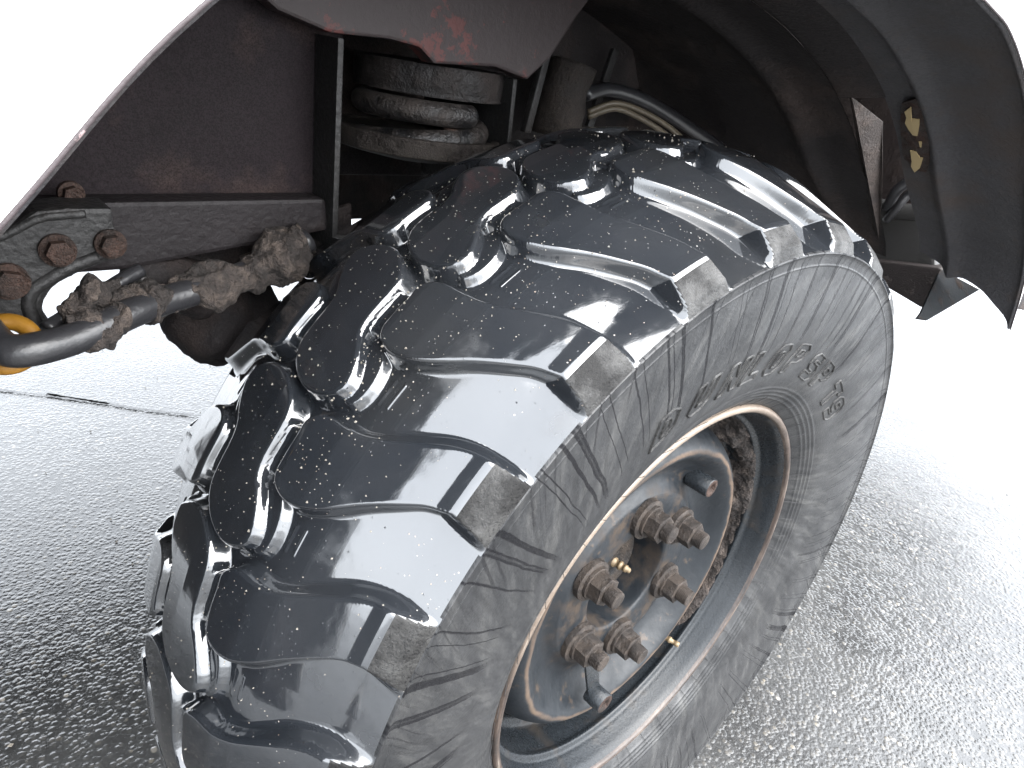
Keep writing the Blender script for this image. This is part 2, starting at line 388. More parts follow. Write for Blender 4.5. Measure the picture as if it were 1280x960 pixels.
def chaikin(P, n=2, keep=()):
    P = [tuple(p) for p in P]
    for _ in range(n):
        Qn = []
        for i in range(len(P)):
            a = P[i]; b = P[(i+1) % len(P)]
            if a in keep and b in keep: Qn += [a]; continue
            if a in keep: Qn += [a, (a[0]*.25+b[0]*.75, a[1]*.25+b[1]*.75)]
            elif b in keep: Qn += [(a[0]*.75+b[0]*.25, a[1]*.75+b[1]*.25)]
            else: Qn += [(a[0]*.75+b[0]*.25, a[1]*.75+b[1]*.25), (a[0]*.25+b[0]*.75, a[1]*.25+b[1]*.75)]
        P = Qn
    return P
# outlines: angle in degrees, sideways distance y in metres (near side negative)
Nl = [(129.6, -.230), (128.2, -.168), (127.8, -.143), (128.4, -.127), (129.5, -.113), (131.3, -.091), (132.9, -.075), (134.2, -.058), (134.95, -.040), (134.7, -.026), (133.9, -.0165), (132.2, -.0155), (130.2, -.0155), (128.9, -.013), (127.7, -.026), (127.6, -.053), (126.9, -.072), (124.9, -.100), (123.6, -.1175), (122.9, -.133), (122.6, -.147), (122.3, -.172), (121.9, -.230)]
nk = (Nl[0], Nl[1], Nl[-2], Nl[-1], Nl[2], Nl[-3])
Nl = chaikin(Nl, 2, nk)
ROT = 268.5
Fl = [(ROT-a, 2*YC-y) for a, y in Nl]
Mh = [(139.4, -.030), (141.2, -.010), (141.5, .0136), (140.4, .037), (139.1, .0475), (137.9, .0505), (133.6, .052), (132.0, .070)]
Ml = chaikin(Mh+[(ROT-a, 2*YC-y) for a, y in Mh], 2)
# shallow steps that tie the lugs together (half depth)
T1 = [(130.4, .014), (134.6, .014), (134.2, -.024), (129.6, -.024)]
T2 = [(133.6, -.006), (135.6, -.033), (138.8, -.0405), (140.8, -.031), (139.6, -.016)]
T3 = [(136.2, -.028), (136.7, -.042), (139.2, -.050), (140.3, -.040)]
tieN = [(T1, .60), (T2, .50)]
ties = tieN+[([(ROT-a, 2*YC-y) for a, y in T], h) for T, h in tieN]
# wear ribs on the groove floor
rib = [[(122.1, -.0475), (124.5, -.0475)], [(121.9, -.0570), (124.3, -.0570)]]
ribs = rib+[[(ROT-a, 2*YC-y) for a, y in q] for q in rib]
def tom(P): return np.array([[a*DEG, y-YC] for a, y in P])
def sdf(P, X, T):
    d = np.full(X.shape, 9.); ins = np.zeros(X.shape, bool); n = len(P)
    for i in range(n):
        a = P[i]; b = P[(i+1) % n]; ab = b-a; L = (ab**2).sum()+1e-12
        s = np.clip(((X-a[0])*ab[0]+(T-a[1])*ab[1])/L, 0, 1)
        d = np.minimum(d, (X-a[0]-s*ab[0])**2+(T-a[1]-s*ab[1])**2)
        c = (a[1] > T) != (b[1] > T)
        if a[1] != b[1]: ins ^= c & (X < (b[0]-a[0])*(T-a[1])/(b[1]-a[1])+a[0])
    return np.sqrt(d)*np.where(ins, -1, 1)
DA = .12; A0, A1 = 110.4, 158.4
na = int(round((A1-A0)/DA))+1; nt = 393
ang = np.linspace(A0, A1, na); tg = np.linspace(-TM, TM, nt)
AA, TT = np.meshgrid(ang, tg, indexing='ij'); XX = AA*DEG
hx = np.array([-.55, -.3, -.12, .1, .75, 1.0, 1.25, 1.5]); hy = np.array([1, .995, .965, .86, .17, .055, .01, 0.])
Wd = .0058
H = np.zeros(AA.shape); best = np.full(AA.shape, 9.); lab = np.full(AA.shape, -1)
kinds = [Nl, Ml, Fl]
for k in range(-3, 4):
    for q, P0 in enumerate(kinds):
        P = tom([(a+k*PITCH_DEG, y) for a, y in P0])
        if P[:, 0].max() < ang[0]*DEG-.03 or P[:, 0].min() > ang[-1]*DEG+.03: continue
        d = sdf(P, XX, TT)
        H = np.maximum(H, np.interp((d-.0012)/Wd, hx, hy)); m_ = d < best; best = np.where(m_, d, best); lab = np.where(m_, (k+3)*3+q, lab)
    for T_, hh in ties:
        P = tom(chaikin([(a+k*PITCH_DEG, y) for a, y in T_], 2))
        d = sdf(P, XX, TT); H = np.maximum(H, hh*np.interp(d/.004, hx, hy))
    for rb in ribs:
        a, b = tom([(x+k*PITCH_DEG, y) for x, y in rb]); ab = b-a
        s = np.clip(((XX-a[0])*ab[0]+(TT-a[1])*ab[1])/(ab@ab), 0, 1)
        d = np.hypot(XX-a[0]-s*ab[0], TT-a[1]-s*ab[1])
        H = np.maximum(H, .07*np.interp(d, [0, .0005, .0013], [1, .9, 0]))
sg = np.sign(TT); at_ = np.abs(TT)
LV = np.interp(at_, tt, lv); LR = np.interp(at_, tt, lR); FV = np.interp(at_, tt, fv); FR = np.interp(at_, tt, fR)
Vv = FV+H*(LV-FV); Rr = FR+H*(LR-FR)
# slight wear: lug tops worn down a little towards their trailing edge
TH = np.radians(AA)
PX = np.stack([Rr*np.cos(TH), YC+sg*Vv, Rr*np.sin(TH)], -1)
du = np.gradient(PX, axis=0); dv_ = np.gradient(PX, axis=1)
NN = np.cross(du, dv_); NN /= np.linalg.norm(NN, axis=-1, keepdims=True)
if (NN[:, nt//2]*PX[:, nt//2]*[1, 0, 1]).sum() < 0: NN = -NN; FLIP = True
else: FLIP = False
idx = np.arange(na*nt).reshape(na, nt)
q4 = np.stack([idx[:-1, :-1], idx[1:, :-1], idx[1:, 1:], idx[:-1, 1:]], -1)
if FLIP: q4 = q4[..., ::-1]
bc = .25*(best[:-1, :-1]+best[1:, :-1]+best[1:, 1:]+best[:-1, 1:]); lc = lab[:-1, :-1]
tc = np.abs(.5*(tg[:-1]+tg[1:]))[None, :]+0*bc
isl = bc < .0078
def sub(mask, name, mats, mi=None):
    Qs = q4[mask]; u, inv = np.unique(Qs, return_inverse=True)
    return quadmesh(name, PX.reshape(-1, 3)[u], inv.reshape(-1, 4), mats, mi, NN.reshape(-1, 3)[u])
lugmeshes = []
for q in range(3):
    mk = isl & (lc == 9+q)
    lugmeshes.append(sub(mk, 'tread_lug', [MT, MSH], ((tc[mk] > .174) & (bc[mk] < .0005)).astype(int)))
# groove floor: one pitch cut out, then turned 25 times
i0 = int(round(14.4/DA)); per = np.zeros(isl.shape, bool); per[i0:2*i0] = True
mk = per & ~isl; Qs = q4[mk]; u, inv = np.unique(Qs, return_inverse=True); inv = inv.reshape(-1, 4)
fvx = PX.reshape(-1, 3)[u]; fnx = NN.reshape(-1, 3)[u]
fmi = (tc[mk] > .2135).astype(int)
VV = []; QQ = []; NNs = []; MI = []
for k in range(25):
    c, s = math.cos(math.radians(14.4*k)), math.sin(math.radians(14.4*k))
    R3 = np.array([[c, 0, -s], [0, 1, 0], [s, 0, c]])
    VV.append(fvx@R3.T); NNs.append(fnx@R3.T); QQ.append(inv+k*len(u)); MI.append(fmi)
nv = 25*len(u)
# sidewalls
sp = smooth_path([(.193, .463), (.1937, .4624), (.1938, .4614), (.1928, .4600), (.1918, .4570), (.1912, .450), (.1912, .438), (.1910, .420), (.1895, .395), (.1862, .370), (.1812, .345), (.1755, .318), (.1660, .296), (.1560, .281), (.1500, .274), (.146, .266)], 7)
sp = np.array(sp)
tn = np.gradient(sp, axis=0); tn /= np.linalg.norm(tn, axis=1, keepdims=True); nn = np.stack([-tn[:, 1], tn[:, 0]], -1)
nn *= np.sign(nn[:, 0:1]+1e-9)
for rc, hgt, w in ((.306, .0012, .0016), (.3005, .0012, .0016), (.295, .0013, .0016), (.2895, .0013, .0016), (.449, .0011, .0012), (.385, .0006, .0010)):
    # fine moulded rings: resample so that they show
    pass
rs = np.interp(np.linspace(0, 1, 300), np.linspace(0, 1, len(sp)), sp[:, 1]); vs_ = np.interp(np.linspace(0, 1, 300), np.linspace(0, 1, len(sp)), sp[:, 0])
disp = np.zeros(300)
for rc, hgt, w in ((.306, .0009, .0012), (.3005, .0009, .0012), (.295, .0009, .0012), (.2895, .0009, .0012), (.4495, .0006, .0009)):
    disp += hgt*np.exp(-((rs-rc)/w)**2)
vs2 = vs_+disp
for sd_ in (-1, 1):
    ns = 720 if sd_ < 0 else 120; st = 1 if sd_ < 0 else 6
    rsub, vsub = rs[::st], vs2[::st]; m_ = len(rsub); th = np.arange(ns)*2*PI/ns
    P = np.stack([rsub[None]*np.cos(th)[:, None], np.broadcast_to(YC+sd_*vsub, (ns, m_)), rsub[None]*np.sin(th)[:, None]], -1)
    e1 = np.roll(P, -1, 0)-np.roll(P, 1, 0); e2 = np.gradient(P, axis=1); N_ = np.cross(e1, e2); N_ /= np.linalg.norm(N_, axis=-1, keepdims=True)
    if N_[0, m_//2, 1]*sd_ < 0: N_ = -N_
    I = np.arange(ns*m_).reshape(ns, m_); J = np.roll(I, -1, 0)
    Q_ = np.stack([I[:, :-1], J[:, :-1], J[:, 1:], I[:, 1:]], -1).reshape(-1, 4)
    p0 = P.reshape(-1, 3)[Q_[0]]; nf = np.cross(p0[1]-p0[0], p0[2]-p0[0])
    if nf@N_.reshape(-1, 3)[Q_[0][0]] < 0: Q_ = Q_[:, ::-1]
    VV.append(P.reshape(-1, 3)); NNs.append(N_.reshape(-1, 3)); QQ.append(Q_+nv); MI.append(np.full(len(Q_), 1)); nv += len(P.reshape(-1, 3))
tyre = link('tyre', quadmesh('tyre', np.concatenate(VV), np.concatenate(QQ), [MT, MSW], np.concatenate(MI), np.concatenate(NNs)), wheel)
tyre['label'] = 'worn wet black tyre with deep chevron lugs'
for k in range(25):
    for q in range(3):
        o = link('tread_lug', lugmeshes[q], tyre); o.rotation_euler = (0, -math.radians(14.4*k), 0)
def side_y(R): return YC-np.interp(R, rs[::-1], vs2[::-1])
# raised lettering on the sidewall (outline letters)
LET = dict(D=[[(0, 0), (0, 1), (.45, 1), (.8, .75), (.8, .25), (.45, 0)], [(.27, .24), (.27, .76), (.42, .76), (.54, .62), (.54, .38), (.42, .24)]],
  U=[[(0, 1), (.0, .2), (.2, 0), (.6, 0), (.8, .2), (.8, 1), (.54, 1), (.54, .26), (.27, .26), (.27, 1)]],
  N=[[(0, 0), (0, 1), (.25, 1), (.56, .45), (.56, 1), (.82, 1), (.82, 0), (.57, 0), (.26, .55), (.26, 0)]],
  L=[[(0, 0), (0, 1), (.27, 1), (.27, .25), (.68, .25), (.68, 0)]],
  O=[[(.2, 0), (0, .22), (0, .78), (.2, 1), (.6, 1), (.8, .78), (.8, .22), (.6, 0)], [(.3, .24), (.26, .3), (.26, .7), (.3, .76), (.5, .76), (.54, .7), (.54, .3), (.5, .24)]],
  P=[[(0, 0), (0, 1), (.6, 1), (.8, .85), (.8, .5), (.6, .35), (.27, .35), (.27, 0)], [(.27, .56), (.27, .79), (.5, .79), (.53, .74), (.53, .61), (.5, .56)]],
  S=[[(0, .06), (0, .32), (.5, .26), (.5, .38), (.15, .4), (0, .55), (0, .85), (.2, 1), (.75, .96), (.75, .72), (.28, .75), (.28, .64), (.6, .62), (.78, .45), (.78, .15), (.58, 0)]],
  T=[[(.27, 0), (.27, .74), (0, .74), (0, 1), (.82, 1), (.82, .74), (.54, .74), (.54, 0)]])
LET['9'] = [[(.05, .0), (.05, .25), (.5, .25), (.53, .36), (.2, .36), (0, .52), (0, .84), (.2, 1), (.6, 1), (.8, .82), (.8, .2), (.6, 0)], [(.28, .58), (.26, .78), (.53, .78), (.53, .58)]]
def letter(ch, adeg, hgt=.035, wid=.039, R0=.3255, slant=.28):
    V = []; Q = []
    for loop in LET[ch]:
        P = []
        for i in range(len(loop)):
            a = loop[i]; b = loop[(i+1) % len(loop)]
            for s in range(5): P.append((a[0]+(b[0]-a[0])*s/5, a[1]+(b[1]-a[1])*s/5))
        n = len(P); base = len(V)
        for i, (a, b) in enumerate(P):
            pa, pb = P[i-1], P[(i+1) % n]; dx, dy = pb[0]-pa[0], pb[1]-pa[1]; L = math.hypot(dx, dy)+1e-9; nx, ny = -dy/L, dx/L
            for (o, h) in ((-.0016, -.0004), (-.0006, .0015), (.0006, .0015), (.0016, -.0004)):
                X = (a-.4+slant*(b-.5))*wid+nx*o; Yv = b*hgt+ny*o; R = R0+Yv; t = math.radians(adeg)-X/R
                V.append((R*math.cos(t), side_y(R)-h, R*math.sin(t)))
        for i in range(n):
            j = (i+1) % n
            for k in range(3): Q.append((base+i*4+k, base+j*4+k, base+j*4+k+1, base+i*4+k+1))
    bm = bmesh.new(); me = mesh('sidewall_letter', V, Q, MSH); bm.from_mesh(me); bmesh.ops.recalc_face_normals(bm, faces=bm.faces); bm.to_mesh(me); bm.free()
    return link('sidewall_letter', me, tyre)
for ch, a, r0 in zip('DUNLOP', (117.3, 108.8, 100.6, 93.6, 86.6, 78.8), (.338, .335, .332, .330, .329, .328)): letter(ch, a, R0=r0)
for ch, a in zip('SPT9', (68.6, 61.2, 50.0, 43.4)): letter(ch, a, R0=.323, slant=.12)
# little vent spews left from moulding, like whiskers
V = []; Q = []
rnd = random.Random(3)
for k in range(60):
    t = 2*PI*k/60+rnd.uniform(-.02, .02)
    for Rr_, L in ((.281, .016), ):
        a0 = rnd.uniform(-.5, .5); base = len(V)
        for s in range(3):
            R = Rr_+L*(s-.3)*.5; tt_ = t+a0*.012*(s-1)
            y = (side_y(R) if R > .277 else -.13)-.0012-.0012*s
            for (o, h) in ((-.0003, 0), (.0003, 0), (0, -.0006)):
                V.append((R*math.cos(tt_+o/R), y+h, R*math.sin(tt_+o/R)))
        for s in range(2):
            for c_ in range(3): Q.append((base+s*3+c_, base+s*3+(c_+1) % 3, base+(s+1)*3+(c_+1) % 3, base+(s+1)*3+c_))
link('vent_spew', mesh('vent_spew', V, Q, M_HOSE), tyre, kind='stuff')
# grit and small stones resting on the lugs and in the grooves
V = []; Q = []; rg_ = random.Random(11)
def crown(y):
    return float(np.interp(abs(y-YC), lv, lR))
def rough_stone(P, r_):
    b = len(V); axes = [Vector((rg_.gauss(0, 1), rg_.gauss(0, 1), rg_.gauss(0, 1))).normalized() for _ in range(8)]
    for d_ in ((1, 0, 0), (-1, 0, 0), (0, 1, 0), (0, -1, 0), (0, 0, 1), (0, 0, -1)):
        k_ = r_*rg_.uniform(.6, 1.3); V.append((P[0]+d_[0]*k_, P[1]+d_[1]*k_, P[2]+d_[2]*k_))
    for f_ in ((0, 2, 4), (2, 1, 4), (1, 3, 4), (3, 0, 4), (2, 0, 5), (1, 2, 5), (3, 1, 5), (0, 3, 5)): Q.append(tuple(b+i_ for i_ in f_))
for _ in range(900):
    a_ = math.radians(rg_.gauss(128, 22)); y = rg_.gauss(-.02, .06)
    if abs(y-YC) > .165: continue
    rough_stone((crown(y)*math.cos(a_), y, crown(y)*math.sin(a_)), abs(rg_.gauss(.0002, .00045))+.0002)
link('grit', mesh('grit', V, Q, mat_simple('pale road grit', (.20, .18, .15), .6, 0, 0, 2000, .6), False), tyre, kind='stuff')
# rim (lathes below are modelled round z=.52, shifted into the wheel's frame)
def wpart(o):
    o.parent = wheel; o.location = (0, 0, -.52); return o
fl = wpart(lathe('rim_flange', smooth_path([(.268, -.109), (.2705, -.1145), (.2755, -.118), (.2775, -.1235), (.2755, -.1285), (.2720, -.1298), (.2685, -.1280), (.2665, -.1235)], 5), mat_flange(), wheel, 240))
rim = wpart(lathe('rim_barrel', smooth_path([(.2668, -.1245), (.2630, -.118), (.2600, -.108), (.2575, -.100), (.2555, -.094), (.2500, -.090), (.2500, -.086), (.2530, -.080), (.2520, -.066), (.2500, -.052), (.2465, -.044), (.238, -.038), (.2335, -.030), (.232, -.010), (.231, .03), (.231, .16)], 5), M_STEEL, wheel, 200))
disc = wpart(lathe('wheel_disc', smooth_path([(.231, .000), (.229, -.020), (.226, -.045), (.221, -.062), (.213, -.077), (.204, -.087), (.197, -.0905), (.190, -.0885), (.181, -.080), (.170, -.068), (.158, -.060), (.148, -.0575), (.139, -.060), (.131, -.066), (.124, -.0695), (.10, -.070), (.082, -.070), (.0765, -.0685), (.0745, -.064), (.0740, -.045), (.0740, -.005)], 4), mat_disc(), wheel, 180))
hubm = mat_dirty('muddy hub recess', (.014, .014, .015), (.040, .030, .023), (.36, .54), (.4, .85), 26, bumpd=.007)
hub = wpart(lathe('hub_cap', smooth_path([(.0755, -.018), (.070, -.020), (.062, -.027), (.054, -.034), (.046, -.038), (.030, -.040), (.012, -.041), (.0005, -.0415)], 4), hubm, wheel, 60))
def at_disc(ang, R): return (R*math.cos(math.radians(ang)), .52+R*math.sin(math.radians(ang)))
nut_angles = (92, 33, -25, -85, -146, 153)
rn = random.Random(8)
for a in nut_angles:
    c = at_disc(a, .1015); ph = rn.uniform(0, 1)
    V, Q = joinvf([hexa(c, .0270, -.0695, -.0790, 32, 0, .0045)])
    w_ = wpart(link('washer', mesh('washer', V, Q, M_BOLT, False), wheel))
    V, Q = joinvf([hexa(c, .0212, -.0788, -.0835, 32, 0, .0012), hexa(c, .0192, -.0833, -.1010, 6, ph, .0022)])
    wpart(link('wheel_nut', mesh('wheel_nut', V, Q, M_BOLT, False), wheel))
    prs = [hexa(c, .0112, -.1008, -.1160+rn.uniform(-.003, .002), 20, 0, .0020)]
    for t_ in range(5): prs.append(hexa(c, .0118, -.1025-t_*.0022, -.1037-t_*.0022, 20, 0, .0003))
    V, Q = joinvf(prs)
    wpart(link('wheel_stud', mesh('wheel_stud', V, Q, M_BOLT, False), wheel))
# two hollow bosses
def boss(c, y0, y1, R=.0135):
    V = []; Q = []; n = 20; rings = [(R, y0), (R, y1+.001), (R-.001, y1), (R*.5, y1), (R*.45, y1+.008), (.0003, y1+.008)]
    for (r, y) in rings:
        for k in range(n): V.append((c[0]+r*math.cos(2*PI*k/n), y, c[1]+r*math.sin(2*PI*k/n)))
    for j in range(len(rings)-1):
        for k in range(n): Q.append((j*n+k, j*n+(k+1) % n, (j+1)*n+(k+1) % n, (j+1)*n+k))
    mi = [0]*(2*n)+[1]*(3*n)
    return mesh('threaded_boss', V, Q, [M_STEEL, M_RUSTY], True, mi)
pT = at(890, 611, -.094); pB = at(755, 879, -.112)
for p in (pT,): wpart(link('threaded_boss', boss((p[0], p[2]), -.060, -.094), wheel))
wpart(link('threaded_boss', boss((pB[0], pB[2]), -.088, -.114, .0145), wheel, 'threaded boss held on a steel strap'))
c = at_disc(-146, .1015); dx, dz = pB[0]-c[0], pB[2]-c[1]; L = math.hypot(dx, dz); ux, uz = dx/L, dz/L; w = .0105
wpart(prism('strap', [(c[0]+ux*.012-uz*w, c[1]+uz*.012+ux*w), (c[0]+ux*.012+uz*w, c[1]+uz*.012-ux*w), (pB[0]+uz*w, pB[2]-ux*w), (pB[0]-uz*w, pB[2]+ux*w)], -.0955, -.0915, M_STEEL, wheel, .0008))
# grease nipple and valve
def turned(name, p0, d, prof, mat):
    d = np.array(d, float); d /= np.linalg.norm(d); a = np.cross(d, [.3, .1, 1]); a /= np.linalg.norm(a); b = np.cross(d, a); V = []; n = 14
    for (s, r) in prof:
        for k in range(n): V.append(np.array(p0)+d*s+r*(math.cos(2*PI*k/n)*a+math.sin(2*PI*k/n)*b))
    Q = [(j*n+k, j*n+(k+1) % n, (j+1)*n+(k+1) % n, (j+1)*n+k) for j in range(len(prof)-1) for k in range(n)]
    Q.append(tuple(range((len(prof)-1)*n, len(prof)*n)))
    return wpart(link(name, mesh(name, V, Q, mat), wheel))
p = at(762, 699, -.034)
turned('grease_nipple', p, (.12, -1, .05), [(0, .0068), (.010, .0068), (.0105, .0048), (.015, .0048), (.0155, .0062), (.019, .0062), (.0195, .0042), (.023, .0042), (.0235, .0055), (.027, .005), (.0275, .0036), (.031, .0036), (.0325, .002)], M_BRASS)
p = at(829, 795, -.078)
turned('valve_stem', p, (.35, -1, -.12), [(-.03, .0052), (.0, .0052), (.0003, .0040), (.008, .0040), (.0085, .0050), (.0125, .0050), (.013, .0036), (.019, .0036), (.0195, .0043), (.025, .0043), (.026, .003)], M_BRASS)
# mud caked in the barrel and round the hub
def mudpatch(name, a0, a1, y0, y1, Rf, amp, parent, seed=0, na_=150, ny=46, frq=30):
    V = []; Q = []
    for i in range(na_+1):
        a = math.radians(a0+(a1-a0)*i/na_); e = math.sin(PI*i/na_)**.5
        for j in range(ny+1):
            v = j/ny; y = y0+(y1-y0)*v; ee = e*math.sin(PI*v)**.5
            R = Rf(y); P = Vector((R*math.cos(a), y, R*math.sin(a)))
            h = noise.fractal(P*frq+Vector((seed, 0, 0)), .9, 2.1, 6)+.12
            h = (.32+.75*h)*ee*amp+(-.003 if ee < .25 else 0)
            Rq = R-h
            V.append((Rq*math.cos(a), y-h*.5, Rq*math.sin(a)+.52))
    for i in range(na_):
        for j in range(ny): k = i*(ny+1)+j; Q.append((k, k+ny+1, k+ny+2, k+1))
    return wpart(link(name, mesh(name, V, Q, M_MUD), parent, kind=None))
Rb = lambda y: float(np.interp(y, [-.10, -.085, -.05, -.038, -.01, .05], [.2565, .2525, .2505, .240, .2325, .231]))
mudpatch('caked_mud', -50, 82, -.092, .015, Rb, .022, wheel, 0, 300, 70, 26)
# inner axle end and brake drum behind the wheel, so that nothing is hollow from another side
def beam(name, y0, y1, r, mat, label=None):
    return lathe(name, [(r*.3, y0), (r, y0), (r, y1), (r*.3, y1)], mat, None, 40, label=label)
beam('brake_drum', .06, .20, .19, M_UNDER)
beam('axle_tube', .20, .75, .06, M_UNDER)
# ------------------------------------------------------------------ wheel arch
ARCH = [(-.90, .47), (-.87, .60), (-.80, .78), (-.70, .92), (-.607, 1.027), (-.537, 1.104), (-.42, 1.195), (-.25, 1.235), (-.09, 1.225), (.067, 1.202), (.184, 1.18), (.313, 1.14), (.42, 1.09), (.511, 1.033), (.62, .973), (.70, .925), (.755, .875), (.81, .804)]
AP = smooth_path([np.array(p) for p in ARCH], 8)
def lipy(x): return float(np.interp(x, [-.48, .12], [-.138, -.205]))
def sy(x, y): return -.042+(y+.042)*(lipy(x)+.042)/(-.163) if y < -.042 else y
Lp = len(AP)
def offs(i, d):
    a = AP[max(i-1, 0)]; b = AP[min(i+1, Lp-1)]; t = (b-a)/np.linalg.norm(b-a); return AP[i]+d*np.array([-t[1], t[0]])
def sweep(name, rows, mat, i0, i1, label=None, cut=None, thick=.0):
    """rows: (offset outwards, y); swept along the arch between stations i0..i1"""
    V = []; Q = []; m = len(rows)
    for i in range(i0, i1+1):
        for (d, y) in rows:
            q = offs(i, d)
            if cut:
                e = cut(y)
                if q[0] > e: 
                    # slide back along the arch to the diagonal end
                    jj = i
                    while jj > 0 and offs(jj, d)[0] > e: jj -= 1
                    a_ = offs(jj, d); b_ = offs(jj+1, d); f = (e-a_[0])/(b_[0]-a_[0]); q = a_+(b_-a_)*f
            V.append((q[0], sy(q[0], y), q[1]))
    for i in range(i1-i0):
        for j in range(m-1): Q.append((i*m+j, i*m+j+1, (i+1)*m+j+1, (i+1)*m+j))
    return link(name, mesh(name, V, Q, mat), None, label)
def mat_fender():
    m = NT('dark textured fender underside')
    n = m.noise(7, 6, rough=.65); f = m.noise(260, 3, rough=.7)
    drip = m.ramp(m.noise(60, 4, m.n('VectorMath', operation='MULTIPLY', i0=m.pos(), i1=(1, 1, .12)).outputs[0]), (.58, 0), (.68, .5))
    col = m.mix(m.math('MAXIMUM', m.ramp(n, (.48, 0), (.66, 1)), drip), m.ramp(f, (.3, (.022, .021, .023)), (.7, (.044, .043, .046))), (.044, .035, .031))
    x = m.n('SeparateXYZ', i0=m.pos()).outputs[0]
    red = m.ramp(m.math('ADD', m.noise(9, 6, rough=.7), m.ramp(x, (.0, .0), (.08, .03), (.30, 0))), (.71, 0), (.74, 1))
    m.P('Base Color', m.mix(red, col, (.09, .012, .010)))
    m.P('Roughness', m.ramp(n, (.3, .55), (.7, .85))); m.P('Specular IOR Level', .3)
    m.P('Normal', m.bump(m.math('ADD', f, m.math('MULTIPLY', m.noise(40, 4), 1.5)), .0016, .9))
    return m.m
M_FEND = mat_fender()
rowsF = smooth_path([np.array(p) for p in [(-.001, -.2055), (-.003, -.202), (.001, -.196), (.002, -.17), (.003, -.14), (.001, -.115), (-.006, -.100), (-.009, -.093), (-.005, -.086), (.000, -.078), (.000, -.060), (-.001, -.042)]], 3)
cutF = lambda y: float(np.interp(y, [-.21, -.19, -.15, -.10, -.04], [.812, .795, .772, .752, .727]))
sweep('fender_liner_outer', rowsF, M_FEND, 0, Lp-1, 'black textured inner face of the wheel arch', cutF)
rowsB = [(d+.0015, y) for d, y in rowsF]
sweep('fender_shell', [(p[0], p[1]) for p in rowsB], M_WHITE, 0, Lp-1, None, cutF)
# rolled lip edge
tube('fender_lip', [(q[0], lipy(q[0])-.0015, q[1]) for q in [offs(i, .0) for i in range(Lp)]], .0011, M_EDGE, n=1, seg=10, sm=False, label='grimy rolled edge of the wheel arch')
# outer body skin above and ahead of the arch (white), with the arch cut out of it
V = []; Q = []
nb = 0
for i in range(Lp):
    q = offs(i, .0004)
    x, z = q
    zt = 2.05
    if x > .30: break
    ly = lipy(x)-.002; V += [(x, ly, z), (min(x-.005, x) if x < -.55 else x, ly+.001, z+.03), (x if x > -.55 else x-.25*min(1, (-.55-x)*12), -.125, zt)]
    nb += 1
Q = [(i*3+j, (i+1)*3+j, (i+1)*3+j+1, i*3+j+1) for i in range(nb-1) for j in range(2)]
body = link('body_side', mesh('body_side', V, Q, M_WHITE, False), None, 'white painted body side above the wheel arch')
# part of the skin ahead of the arch down to the front block
prism('front_corner', [(-.905, .50), (-.86, .63), (-.80, .79), (-.70, .925), (-.610, 1.032), (-.70, 1.3), (-.80, 2.05), (-1.25, 2.05), (-1.25, .50)], -.1395, -.1435, M_WHITE, None, 0, 'white painted body corner ahead of the wheel')
# outer flange behind the arch
V = []; m = 3
js = [i for i in range(Lp) if AP[i][0] > .28]
for i in js:
    w_ = .045*min(1, (AP[i][0]-.28)*6+.15)*(1 if AP[i][0] < .70 else max(.12, 1-(AP[i][0]-.70)*8))
    a = offs(i, .0004); b = offs(i, .004+w_*.5); c_ = offs(i, .004+w_); V += [(a[0], -.207, a[1]), (b[0], -.205, b[1]), (c_[0], -.196, c_[1])]
Q = [(i*3+j, (i+1)*3+j, (i+1)*3+j+1, i*3+j+1) for i in range(len(js)-1) for j in range(2)]
link('fender_flange', mesh('fender_flange', V, Q, M_WHITE), None)
# cab floor / roof closing the arch from above, and the truck's body behind
box('cab_floor', (-1.2, -.04, 1.245), (.30, 1.8, 1.30), M_UNDER)
box('cab', (-1.2, -.12, 1.30), (.9, 1.8, 2.4), M_WHITE)
# ------------------------------------------------------------------ inner wheelhouse
i0_ = next(i for i in range(Lp) if AP[i][0] > -.35); i1_ = next(i for i in range(Lp) if AP[i][0] > .745)
rowsL = smooth_path([np.array(p) for p in [(-.012, .012), (-.010, .02), (-.008, .07), (-.020, .10), (-.012, .13), (-.010, .22), (-.010, .34), (-.02, .40)]], 4)
sweep('inner_liner', rowsL, M_UNDER, i0_, i1_, 'mud splashed inner wheelhouse liner')
sweep('arch_top_panel', [(-.001, -.044), (-.006, -.02), (-.010, .014)], M_UNDER, i0_-6, next(i for i in range(Lp) if AP[i][0] > .33), None)
# wall closing the wheelhouse towards the engine
prism('wheelhouse_wall', [(-.02, .62), (.95, .55), (.95, 1.26), (-.02, 1.26)], .40, .412, M_UNDER)
# muddy gusset at the end of the liner
slab('liner_gusset', [at(1064, 120, .02), at(1104, 152, .0), at(1103, 240, -.005), at(1099, 300, .0), at(1092, 285, .02)], .004, mat_dirty('mud splashed gusset', (.026, .020, .018), (.05, .038, .033), (.42, .62), (.6, .9), 16), None, .001)
# chassis: big side panel, rail, bracket
prism('chassis_panel', [(-1.0, .935), (-.27, .935), (-.27, 1.245), (-1.0, 1.245)], .232, .245, M_PANEL, None, .002, 'dark dusty flat chassis panel')
a = at(404, 247, .205); b = at(405, 291, .205); c_ = at(150, 336, .205)
prism('chassis_rail', [(-1.0, a[2]-.001), (a[0], a[2]), (b[0]+.002, b[2]+.004), (-.40, .903), (c_[0], c_[2]), (-1.0, c_[2])], .200, .231, M_RAIL, None, .004, 'dark grey chassis rail')
box('chassis_crossmember', (-.32, .405, .93), (-.03, .43, 1.24), M_UNDER)
def Z6(x, y): return (x*.3125, 200+y*.3125)
bp = [at(*Z6(*q), .172) for q in [(-120, 300), (30, 245), (130, 185), (250, 174), (430, 174), (437, 250), (480, 325), (484, 350), (470, 380), (380, 393), (270, 445), (205, 480), (172, 520), (155, 560), (158, 590), (205, 650), (212, 690), (180, 700), (110, 640), (60, 620), (-120, 610)]]
